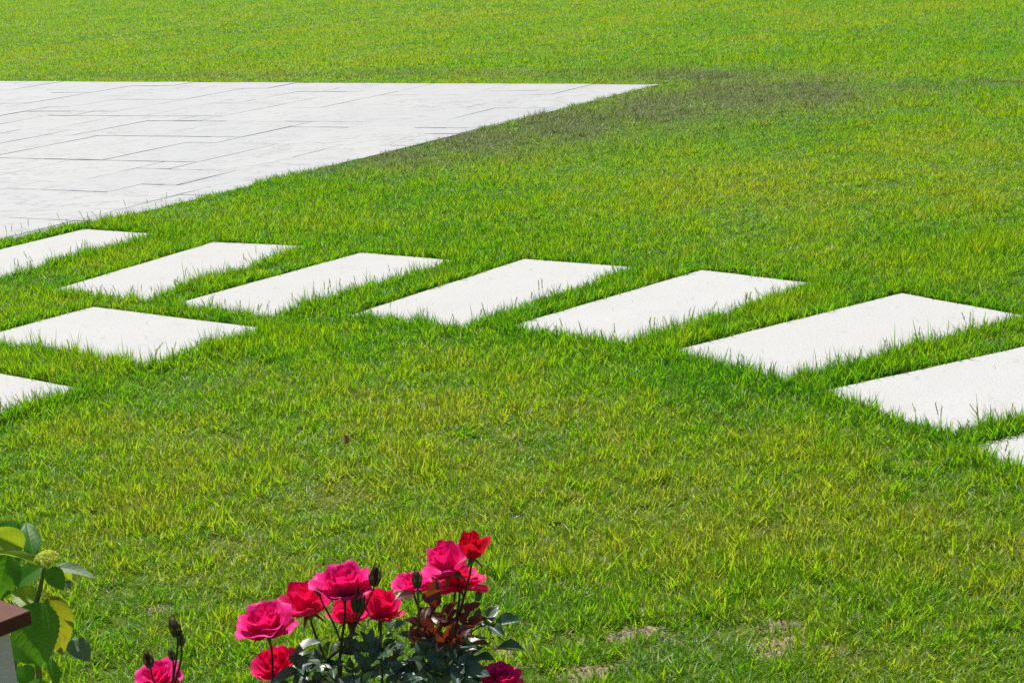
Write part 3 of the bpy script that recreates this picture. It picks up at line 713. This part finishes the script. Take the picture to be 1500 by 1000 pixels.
def bud(parent, px, py, d, len_px, axis, m, seed):
    A = Vector(axis).normalized(); S = len_px / FPX * d; base = at(px, py, d) - A * S * .4
    V, F = [], []; sd_ = 10; prof = [(.06, 0), (.16, .10), (.24, .28), (.25, .45), (.19, .68), (.10, .88), (.02, 1.0)]
    for k, (rr, z) in enumerate(prof):
        for i in range(sd_): a = 6.283 * i / sd_ + z * 1.2; V.append((rr * (1 + .13 * (i % 2)) * math.cos(a), rr * (1 + .13 * (i % 2)) * math.sin(a), z))
    for k in range(len(prof) - 1):
        for i in range(sd_): a, b = k * sd_ + i, k * sd_ + (i + 1) % sd_; F.append((a, b, b + sd_, a + sd_))
    F.append(tuple(range(sd_))[::-1]); F.append(tuple((len(prof) - 1) * sd_ + i for i in range(sd_)))
    mm = frame(base, A.orthogonal(), A, S, S, S)
    b = link('bud', mesh('bud', V, F, [m]), parent, mm)
    for q in range(5):
        V, F = [], []
        for k in range(6):
            t = k / 5; z = .04 + t * (1.0 + .1 * (q % 3)); rr = .265 * math.sin(math.pi * min(1, .12 + t * .75)) + .03 + (.05 if k == 5 else 0) * (q % 2)
            wd = .13 * (1 - t) ** .8 + .012
            V += [(rr, -wd, z), (rr + .02, 0, z), (rr, wd, z)]
        for k in range(5):
            a = 3 * k; F += [(a, a + 1, a + 4, a + 3), (a + 1, a + 2, a + 5, a + 4)]
        link('sepal', mesh('sepal', V, F, [M_BUDG]), b, mm @ Matrix.Rotation(6.283 * q / 5, 4, 'Z'))
    return base
RLEAVES = [leaf_mesh('leaflet', M_RLEAF, fold=f, droop=dr, serr=.05, nserr=11, wave=.035, seed=i) for i, (f, dr) in enumerate(((.35, .12), (.2, .25), (.45, .06), (.28, .32)))]
BLEAVES = [leaf_mesh('leaflet', M_BRONZE, fold=f, droop=dr, serr=.05, nserr=11, wave=.05, seed=i + 9) for i, (f, dr) in enumerate(((.45, .15), (.3, .35), (.55, .1)))]
CAMDIR = -FWD
def compound(parent, b, t, d0, d1, n, lpx, up, bank=RLEAVES, seed=0, wf=.62):
    """a rose leaf: rachis from pixel b to pixel t with n leaflets"""
    r = random.Random(seed); B, Tp = at(*b, d0), at(*t, d1); ax = Tp - B; Lr = ax.length
    nrm = Vector(up); nrm = (nrm - ax.normalized() * nrm.dot(ax.normalized())).normalized(); sidev = ax.normalized().cross(nrm)
    S = lpx / FPX * d0
    rachis_end = B + ax * max(.05, 1 - S / max(Lr, 1e-6)) if Lr > S else B + ax * .3
    pts = [B + (rachis_end - B) * (k / 5) + nrm * .006 * math.sin(math.pi * k / 5) for k in range(6)]
    lf = link('leaf', tube('leaf', pts, [.0009, .0009, .0008, .0008, .0007, .0006], M_GSTEM if bank is RLEAVES else M_STEM, 5), parent)
    def one(p, d, s):
        nn = (nrm + Vector((r.uniform(-.35, .35), r.uniform(-.35, .35), r.uniform(-.2, .2)))).normalized()
        link('leaflet', r.choice(bank), lf, frame(p, d, nn, s * wf * r.uniform(.9, 1.15), s, s))
    one(pts[-1], ax.normalized() + Vector((r.uniform(-.15, .15), r.uniform(-.15, .15), r.uniform(-.1, .1))), S)
    pr = (n - 1) // 2
    for k in range(pr):
        p = pts[4 - 2 * k] if 4 - 2 * k >= 0 else pts[0]
        for sg in (-1, 1):
            dd = ax.normalized() * .55 + sidev * sg * .85 + nrm * r.uniform(-.1, .2)
            one(p, dd, S * r.uniform(.72, .92))
    return lf
def cane(parent, pts, r0, r1, m, name='stem', seed=1, thorns=True):
    n = len(pts); return link(name, tube(name, pts, [r0 + (r1 - r0) * k / (n - 1) for k in range(n)], m, 8, random.Random(seed) if thorns else None), parent)
UPV = Vector((0, 0, 1)); TOCAM = Vector((0, -1, .35)).normalized()

def plant(name, x, y, label, cat, group=None):
    o = bpy.data.objects.new(name, None); COL.objects.link(o); o.empty_display_size = .1
    o.matrix_basis = T((x, y, gz(x, y))); WM[o] = T((x, y, gz(x, y))); tag(o, label, cat, group); return o

# ------------------------------------------------------------------ left rose bush: six pink blooms
D = 2.45
p0 = at(500, 1000, D + .02)
b1 = plant('rose_bush', p0.x + .01, p0.y + .06, 'rose bush with six pink and crimson blooms, left of the bronze leaved bush', 'rose bush', 'rose bushes in front of the lawn')
root1 = Vector((WM[b1].translation.x, WM[b1].translation.y, -.02))
fork = at(498, 972, D); mid = at(501, 1040, D + .03)
cane(b1, bez(root1, root1 + Vector((.01, 0, .15)), mid + Vector((-.02, 0, -.06)), fork, 14), .0062, .0038, M_STEM, 'cane', 2)
cane(b1, bez(root1 + Vector((-.02, .02, 0)), root1 + Vector((-.05, .03, .2)), at(470, 1060, D + .08), at(478, 975, D + .06), 14), .0055, .0026, M_STEM, 'cane', 3)
cane(b1, bez(root1 + Vector((-.03, -.02, 0)), root1 + Vector((-.12, -.02, .15)), at(405, 1100, D - .04), at(400, 1010, D - .03), 14), .0050, .0024, M_STEM, 'cane', 4)
A_ = lambda x, y, z: (x, y, z)
S1 = [  # px, py, depth, dia px, style, material, axis, stem start
    (387, 909, D - .02, 87, 'full', M_PINK, (-.12, -.24, 1), at(400, 1010, D - .03)),
    (449, 880, D + .06, 92, 'cup', M_ROSE, (-.10, -.10, 1), at(478, 975, D + .06)),
    (503, 853, D, 86, 'full', M_PINK, (.02, -.16, 1), fork),
    (512, 895, D + .10, 78, 'cup', M_ROSE, (.0, .1, 1), at(478, 975, D + .06)),
    (560, 889, D + .03, 80, 'cup', M_ROSE, (.16, -.22, 1), at(560, 1000, D + .04)),
    (404, 974, D + .03, 86, 'cup', M_ROSE, (-.2, -.45, .9), at(420, 1050, D + .02)),
]
for i, (px, py, d, dia, st, mt, ax, j) in enumerate(S1):
    e, a = bloom(b1, px, py, d, dia, st, mt, ax, 40 + i)
    cane(b1, bez(j, Vector(j) + Vector((0, 0, .02)), e - a * .03, e, 9), .0022, .0016, M_STEM, 'stem', 60 + i, False)
cane(b1, bez(root1 + Vector((.03, .03, 0)), root1 + Vector((.06, .03, .2)), at(562, 1080, D + .05), at(560, 1000, D + .04), 12), .0045, .0024, M_STEM, 'cane', 5)
cane(b1, bez(root1 + Vector((-.03, .03, 0)), root1 + Vector((-.08, .03, .2)), at(430, 1110, D + .03), at(420, 1050, D + .02), 12), .0045, .0024, M_STEM, 'cane', 6)
# dark buds beside the tall bloom, on thin stalks; the second stands in for a shaded leaf
for (bx, by, ln, ax, m, j) in ((549, 846, 32, (.15, 0, 1), M_BUD, at(515, 935, D)), (524, 884, 36, (.15, -.1, 1), M_BUDG, at(512, 945, D + .01)), (467, 868, 14, (-.2, 0, 1), M_BUDG, at(498, 938, D))):
    e = bud(b1, bx, by, D - .015, ln, ax, m, bx)
    cane(b1, bez(j, Vector(j) + Vector((0, 0, .015)), e - Vector(ax) * .012, e, 7), .0016, .0011, M_STEM, 'stem', bx, False)
LV1 = [  # base px, tip px, depth base/tip, leaflets, leaflet px, up
    ((482, 934), (430, 958), 0, -.03, 1, 46, (0, -.4, 1)), ((470, 985), (398, 984), -.03, -.05, 3, 42, (0, -.5, 1)), ((478, 976), (440, 980), -.04, -.06, 3, 27, (.2, -.5, 1)),
    ((500, 980), (462, 990), -.03, -.06, 3, 26, (0, -.4, 1)), ((500, 930), (530, 948), 0, -.02, 3, 24, (0, -.3, 1)), ((530, 985), (546, 920), -.02, -.02, 5, 25, (.2, -.7, .7)),
    ((540, 960), (580, 935), -.01, -.03, 5, 27, (.1, -.6, .8)), ((520, 990), (512, 962), -.02, -.04, 3, 22, (-.2, -.8, .6)), ((545, 990), (590, 968), -.03, -.05, 5, 26, (0, -.5, 1)),
    ((555, 940), (598, 910), .0, -.03, 3, 30, (-.1, -.4, 1)), ((505, 1010), (468, 1004), -.05, -.08, 5, 28, (0, -.4, 1)), ((560, 1010), (610, 990), -.04, -.06, 5, 28, (0, -.4, 1)),
    ((520, 1020), (545, 985), -.05, -.07, 5, 26, (0, -.7, .8)), ((470, 1010), (445, 1000), .02, .02, 5, 28, (0, -.3, 1)), ((440, 1015), (385, 1010), 0, -.02, 5, 30, (0, -.5, 1)),
    ((500, 945), (478, 952), .02, .03, 3, 22, (0, -.2, 1)), ((560, 965), (540, 950), .05, .06, 5, 24, (0, .1, 1)), ((575, 985), (560, 962), .07, .08, 5, 26, (0, -.1, 1)), ((600, 980), (618, 952), .06, .06, 5, 24, (.1, -.2, 1)), ((470, 1000), (500, 985), .08, .09, 5, 26, (0, -.1, 1)),
]
for i, (b, t, da, db, n, lp, up) in enumerate(LV1): compound(b1, b, t, D + da, D + db, n, lp, up, RLEAVES, 200 + i)
rl = random.Random(91)
for i in range(16):                                     # foliage lower down the bush
    x0 = rl.uniform(400, 590); y0 = rl.uniform(1015, 1120); dx = rl.uniform(-55, 55)
    compound(b1, (x0, y0), (x0 + dx, y0 - rl.uniform(-15, 30)), D + rl.uniform(-.05, .10), D + rl.uniform(-.08, .12), 5, rl.uniform(26, 34), (rl.uniform(-.3, .3), -.5, 1), RLEAVES, 300 + i)

for i in range(20):
    x0 = rl.uniform(425, 585); y0 = rl.uniform(950, 1015); dx = rl.uniform(-40, 40); dd = rl.uniform(-.05, .12)
    if y0 < 965 and x0 < 465: continue
    compound(b1, (x0, y0), (x0 + dx, y0 - rl.uniform(-12, 26)), D + dd, D + dd + rl.uniform(-.03, .02), 5, rl.uniform(24, 34), (rl.uniform(-.35, .35), rl.uniform(-.6, -.1), 1), RLEAVES, 340 + i)
# ------------------------------------------------------------------ right rose bush: bronze young leaves
D2 = 2.50
p0 = at(640, 1000, D2)
b2 = plant('rose_bush', p0.x, p0.y + .05, 'rose bush with red and pink blooms above bronze young leaves, right of the other blooms', 'rose bush', 'rose bushes in front of the lawn')
root2 = Vector((WM[b2].translation.x, WM[b2].translation.y, -.02))
fa, fb = at(636, 940, D2), at(660, 965, D2 + .03)
cane(b2, bez(root2, root2 + Vector((0, 0, .2)), at(628, 1010, D2), fa, 14), .0058, .0028, M_STEM, 'cane', 12)
cane(b2, bez(root2 + Vector((.03, .02, 0)), root2 + Vector((.05, .02, .2)), at(672, 1040, D2 + .03), fb, 14), .0055, .0028, M_STEM, 'cane', 13)
cane(b2, bez(root2 + Vector((.05, -.02, 0)), root2 + Vector((.12, -.02, .2)), at(735, 1110, D2), at(732, 1040, D2), 12), .0045, .0024, M_STEM, 'cane', 14)
cane(b2, bez(root2 + Vector((-.02, -.03, 0)), root2 + Vector((-.03, -.03, .2)), at(616, 1060, D2 - .03), at(614, 960, D2 - .02), 12), .0045, .0024, M_GSTEM, 'cane', 15)
S2 = [(602, 849, D2 + .04, 66, 'flat', M_PINK, (-.1, -.12, 1), fa), (655, 820, D2 + .02, 92, 'cup', M_PINK, (-.42, -.20, 1), fb), (692, 805, D2 - .02, 66, 'tall', M_RED, (.14, -.02, 1), fb),
      (672, 838, D2 + .07, 84, 'open', M_ROSE, (.25, .1, 1), fb), (734, 994, D2, 62, 'full', M_PINK, (.05, -.3, 1), at(732, 1040, D2))]
for i, (px, py, d, dia, st, mt, ax, j) in enumerate(S2):
    e, a = bloom(b2, px, py, d, dia, st, mt, ax, 140 + i)
    cane(b2, bez(j, Vector(j) + Vector((0, 0, .03)), e - a * .03, e, 9), .0022, .0016, M_STEM, 'stem', 160 + i, False)
e = bud(b2, 611, 850, D2 - .05, 27, (-.02, 0, 1), M_BUDG, 5)
cane(b2, bez(at(614, 960, D2 - .02), at(616, 920, D2 - .03), at(612, 880, D2 - .05), e, 9), .0022, .0016, M_GSTEM, 'stem', 171, False)
LV2 = [
    ((614, 880), (632, 872), -.05, -.06, 1, 32, (.3, -.8, .3), 'B'), ((640, 900), (636, 846), -.03, -.04, 1, 44, (-.5, -.8, .2), 'B'), ((612, 872), (580, 868), -.03, -.05, 1, 30, (0, -.3, 1), 'B'), ((636, 935), (598, 900), -.02, -.05, 3, 27, (0, -.5, 1), 'B'),
    ((640, 925), (602, 930), -.03, -.05, 3, 27, (0, -.5, 1), 'B'), ((630, 940), (628, 900), -.04, -.05, 3, 26, (.2, -.7, .6), 'B'), ((640, 930), (666, 880), 0, -.03, 3, 27, (.1, -.4, 1), 'B'), ((650, 920), (704, 884), .02, 0, 5, 28, (0, -.4, 1), 'B'),
    ((655, 925), (712, 905), 0, -.03, 3, 30, (.3, -.6, .7), 'B'), ((650, 950), (660, 915), -.04, -.06, 3, 28, (.3, -.8, .5), 'B'), ((648, 945), (690, 916), -.03, -.05, 5, 26, (0, -.7, .6), 'B'), ((610, 950), (622, 905), 0, 0, 5, 24, (0, -.5, .8), 'B'),
    ((690, 900), (706, 862), .04, .05, 1, 20, (.2, -.8, .3), 'R'), ((668, 945), (730, 886), .03, .03, 3, 24, (.1, -.5, 1), 'R'), ((690, 925), (766, 906), .02, .02, 3, 42, (0, -.45, 1), 'R'), ((690, 945), (770, 957), .02, .0, 1, 44, (0, -.25, 1), 'R'),
    ((680, 960), (722, 966), 0, -.03, 3, 32, (.2, -.7, .6), 'R'), ((660, 975), (712, 990), -.04, -.07, 3, 46, (.1, -.5, 1), 'R'), ((650, 985), (700, 960), -.03, -.05, 5, 34, (0, -.6, .8), 'R'), ((640, 980), (600, 960), -.03, -.05, 5, 30, (0, -.5, 1), 'R'),
    ((620, 990), (575, 975), -.03, -.05, 5, 30, (-.1, -.5, 1), 'R'), ((650, 1000), (640, 960), -.05, -.06, 5, 30, (0, -.7, .7), 'R'), ((640, 1005), (600, 995), -.06, -.09, 5, 32, (0, -.5, 1), 'R'), ((665, 1005), (700, 1000), -.06, -.08, 5, 34, (.1, -.5, 1), 'R'),
    ((640, 965), (610, 945), .06, .07, 5, 28, (0, 0, 1), 'R'), ((670, 985), (690, 945), .07, .08, 5, 28, (0, -.1, 1), 'R'), ((640, 990), (655, 950), .08, .09, 5, 30, (0, -.2, 1), 'R'), ((610, 1000), (590, 985), .06, .07, 5, 28, (0, -.1, 1), 'R'), ((690, 1000), (715, 980), .06, .07, 5, 28, (0, -.1, 1), 'R'),
]
for i, (b, t, da, db, n, lp, up, k) in enumerate(LV2): compound(b2, b, t, D2 + da, D2 + db, n, lp, up, BLEAVES if k == 'B' else RLEAVES, 500 + i)
for i in range(18):
    x0 = rl.uniform(585, 730); y0 = rl.uniform(1005, 1120); dx = rl.uniform(-55, 55)
    compound(b2, (x0, y0), (x0 + dx, y0 - rl.uniform(-15, 30)), D2 + rl.uniform(-.05, .10), D2 + rl.uniform(-.08, .12), 5, rl.uniform(26, 36), (rl.uniform(-.3, .3), -.5, 1), RLEAVES, 600 + i)

for i in range(22):
    x0 = rl.uniform(590, 705); y0 = rl.uniform(945, 1015); dx = rl.uniform(-40, 40); dd = rl.uniform(-.05, .12)
    compound(b2, (x0, y0), (x0 + dx, y0 - rl.uniform(-12, 28)), D2 + dd, D2 + dd + rl.uniform(-.03, .02), 5, rl.uniform(26, 38), (rl.uniform(-.35, .35), rl.uniform(-.6, -.1), 1), RLEAVES, 640 + i)
for i in range(9):
    x0 = rl.uniform(610, 680); y0 = rl.uniform(890, 945); dx = rl.uniform(-32, 40); dd = rl.uniform(-.05, .08)
    compound(b2, (x0, y0), (x0 + dx, y0 - rl.uniform(-10, 26)), D2 + dd, D2 + dd + rl.uniform(-.03, .02), 3, rl.uniform(24, 32), (rl.uniform(-.4, .4), rl.uniform(-.8, -.2), .8), BLEAVES, 670 + i)
# ------------------------------------------------------------------ small rose at the left: one bloom and buds
D3 = 2.42
p0 = at(240, 1000, D3)
b3 = plant('rose_bush', p0.x, p0.y + .03, 'low rose with one wide open pink bloom and upright dark buds at the bottom edge', 'rose bush', 'rose bushes in front of the lawn')
root3 = Vector((WM[b3].translation.x, WM[b3].translation.y, -.02)); f3 = at(248, 1050, D3)
cane(b3, bez(root3, root3 + Vector((0, 0, .2)), f3 - Vector((0, 0, .06)), f3, 12), .0050, .0028, M_STEM, 'cane', 21)
e, a = bloom(b3, 229, 988, D3 + .02, 68, 'open', M_PINK, (-.1, -.5, 1), 71)
cane(b3, bez(f3, f3 + Vector((0, 0, .02)), e - a * .03, e, 8), .0022, .0016, M_STEM, 'stem', 22, False)
for bx, by, ln, ax, m in ((218, 968, 26, (-.12, 0, 1), M_BUD), (257, 921, 30, (-.15, .1, 1), M_BUDG), (266, 938, 20, (.1, 0, 1), M_BUDG), (252, 960, 18, (-.1, 0, 1), M_BUDG)):
    e = bud(b3, bx, by, D3 - .02, ln, ax, m, bx)
    cane(b3, bez(f3, f3 + Vector((0, 0, .03)), e - Vector((0, 0, .03)), e, 9), .0020, .0012, M_STEM, 'stem', bx, False)
for i in range(9):
    x0 = rl.uniform(215, 275); y0 = rl.uniform(1030, 1110); dx = rl.uniform(-45, 45)
    compound(b3, (x0, y0), (x0 + dx, y0 - rl.uniform(-15, 20)), D3 + rl.uniform(-.04, .06), D3 + rl.uniform(-.06, .08), 5, rl.uniform(24, 32), (rl.uniform(-.3, .3), -.5, 1), RLEAVES, 700 + i)

# ------------------------------------------------------------------ hydrangea
DH = 2.72
p0 = at(38, 1000, DH + .03)
hy = plant('hydrangea', p0.x, p0.y + .05, 'hydrangea with broad green and yellowing leaves and a yellow-green flower head beside the pier', 'hydrangea')
rooth = Vector((WM[hy].translation.x, WM[hy].translation.y, -.02)); top = at(65, 830, DH)
cane(hy, bez(rooth, rooth + Vector((.0, 0, .25)), at(48, 930, DH + .02), at(53, 884, DH), 12), .0060, .0042, M_GSTEM, 'stem', 31, False)
cane(hy, bez(at(53, 884, DH), at(57, 868, DH), at(62, 850, DH), top, 8), .0040, .0030, M_GSTEM, 'stem', 32, False)
cane(hy, bez(rooth + Vector((-.03, .03, 0)), rooth + Vector((-.06, .03, .25)), at(10, 900, DH + .08), at(26, 805, DH + .06), 14), .0060, .0030, M_GSTEM, 'stem', 33, False)
HL = {k: [leaf_mesh('leaf', m, fold=fo, droop=dr, serr=.05, nserr=13, wave=.03, seed=s, nu=12, nv=26, quilt=.006, nq=7) for s, (fo, dr) in enumerate(((.22, .26), (.16, .34), (.40, .15)))] for k, m in (('G', M_HYD), ('Y', M_HYDY), ('L', M_HYDL), ('P', M_HYDP))}
HYL = [  # base, tip, depth base, depth tip, width px, normal hint, material
    ((52, 881), (55, 977), -.02, -.05, 68, (0, -1, .45), 'G'), ((72, 872), (101, 964), 0, .02, 46, (.5, -.75, .3), 'Y'), ((103, 938), (132, 967), .03, .02, 32, (.2, -.6, .9), 'P'),
    ((70, 962), (88, 1006), 0, -.02, 22, (.9, -.5, .2), 'G'), ((18, 928), (49, 968), .02, 0, 46, (.2, -.9, .4), 'G'), ((56, 882), (13, 866), .05, .06, 36, (.1, -.8, .7), 'L'), ((62, 829), (17, 855), .01, 0, 34, (-.2, -.7, .7), 'G'),
    ((12, 812), (-4, 882), .0, -.03, 48, (.5, -.9, .3), 'G'), ((34, 803), (-18, 778), .04, .0, 40, (.1, -.75, .6), 'L'), ((59, 827), (-8, 798), 0, -.03, 18, (.1, -.3, 1), 'L'), ((48, 812), (39, 756), .05, .08, 30, (.35, -.8, .5), 'G'),
    ((33, 778), (-8, 768), .08, .1, 18, (0, -.4, 1), 'G'), ((30, 812), (6, 828), .04, .05, 26, (0, -.8, .5), 'G'), ((80, 831), (138, 834), 0, -.02, 20, (.05, -.35, 1), 'P'), ((71, 832), (93, 863), -.01, -.02, 27, (.3, -.85, .4), 'G'),
    ((79, 830), (109, 853), .03, .05, 24, (.1, -.7, .7), 'L'), ((50, 812), (79, 801), .06, .1, 20, (0, -.4, 1), 'G'), ((94, 850), (104, 862), .02, .02, 14, (0, -.4, 1), 'P'), ((30, 975), (45, 1003), .04, .03, 30, (.2, -.8, .6), 'G'), ((40, 1000), (22, 980), .08, .09, 26, (0, -.6, .8), 'G'),
    ((30, 1010), (80, 1040), 0, -.03, 50, (.1, -.7, .7), 'G'), ((20, 840), (-30, 850), .08, .08, 50, (0, -.7, .7), 'G'), ((26, 806), (8, 790), .07, .1, 26, (.1, -.6, .8), 'G'), ((45, 1030), (100, 1060), .05, .05, 50, (.1, -.6, .8), 'G'),
]
for i, (b, t, da, db, wp, nr, k) in enumerate(HYL):
    B, Tp = at(*b, DH + da), at(*t, DH + db); L = (Tp - B).length; W = wp / FPX * DH
    o = link('leaf', HL[k][i % 3], hy, frame(B, Tp - B, nr, W / .86, L, L * .8))
    if k == 'Y': o['label'] = 'yellowing translucent leaf'
    elif k == 'P': o['label'] = 'pale grey-green leaf'
V, F = [], []; rf = random.Random(4); cfl = at(69, 817, DH - .01); RF = 18 / FPX * DH
for i in range(70):
    a = rf.uniform(0, 6.28); q = math.sqrt(rf.random()); el = math.acos(min(1, q)) if q < 1 else 0
    n_ = Vector((math.cos(a) * q, math.sin(a) * q, math.sqrt(max(0, 1 - q * q)) * .75 + .05)); c = cfl + n_ * RF - Vector((0, 0, RF * .3)); n_.normalize()
    x_ = n_.orthogonal().normalized(); y_ = n_.cross(x_); s = rf.uniform(.0024, .0042); ph = rf.uniform(0, 6.28)
    for q4 in range(4):
        b = ph + q4 * 1.571; dv = x_ * math.cos(b) + y_ * math.sin(b); tv = n_.cross(dv); i0 = len(V)
        V += [c, c + dv * s * .6 - tv * s * .5 + n_ * s * .3, c + dv * s * 1.1 + n_ * s * .5, c + dv * s * .6 + tv * s * .5 + n_ * s * .3]; F.append((i0, i0 + 1, i0 + 2, i0 + 3))
    i0 = len(V); e_ = cfl - Vector((0, 0, RF * .8)); V += [c - x_ * .0004, c + x_ * .0004, e_ + x_ * .0005, e_ - x_ * .0005]; F.append((i0, i0 + 1, i0 + 2, i0 + 3))
link('flower_head', mesh('flower_head', V, F, [M_FLORET], False), hy)

# ------------------------------------------------------------------ white pier with brown cap at the left edge
DPc = 2.38
cr = at(45, 893, DPc); zt = cr.z                       # the right-hand corner of the cap, top face
half = .20
yawp = R(3)                                            # the corner points to the right of the picture
pier = bpy.data.objects.new('garden_pier', None); COL.objects.link(pier)
pc = Vector((cr.x - half * math.sqrt(2) * math.cos(yawp), cr.y - half * math.sqrt(2) * math.sin(yawp), 0)); WM[pier] = T((pc.x, pc.y, -.02)); pier.matrix_basis = WM[pier]
tag(pier, 'white rendered pier with dark brown cap cut by the left edge', 'pier')
def sq(h, z0, z1, bev, m, name, taper=1.0):
    bm = bmesh.new(); bmesh.ops.create_cube(bm, size=1)
    for v in bm.verts:
        k = taper if v.co.z < 0 else 1.0
        v.co = Vector((v.co.x * 2 * h * k, v.co.y * 2 * h * k, z0 if v.co.z < 0 else z1))
    bmesh.ops.bevel(bm, geom=list(bm.edges), offset=bev, segments=3, affect='EDGES', profile=.5)
    me = bpy.data.meshes.new(name); bm.to_mesh(me); bm.free(); me.materials.append(m)
    return link(name, me, pier, T((pc.x, pc.y, 0)) @ Matrix.Rotation(R(45) + yawp, 4, 'Z'))
sq(half, zt - .021, zt, .0025, M_CAP, 'cap')
sq(half - .022, -.06, zt - .0215, .004, M_RENDER, 'body', 1.06)

# ------------------------------------------------------------------ dry leaf in the lawn
g = gnd(510, 660, .0)
o = link('dry_leaf', leaf_mesh('dry_leaf', M_DRY, fold=.6, droop=.3, serr=.05, wave=.12, seed=3), None, frame((g.x, g.y, .022), (-.25, .15, 1), (.1, -1, .3), .020, .030, .026))
tag(o, 'small curled brown dry leaf standing in the short grass', 'leaf')
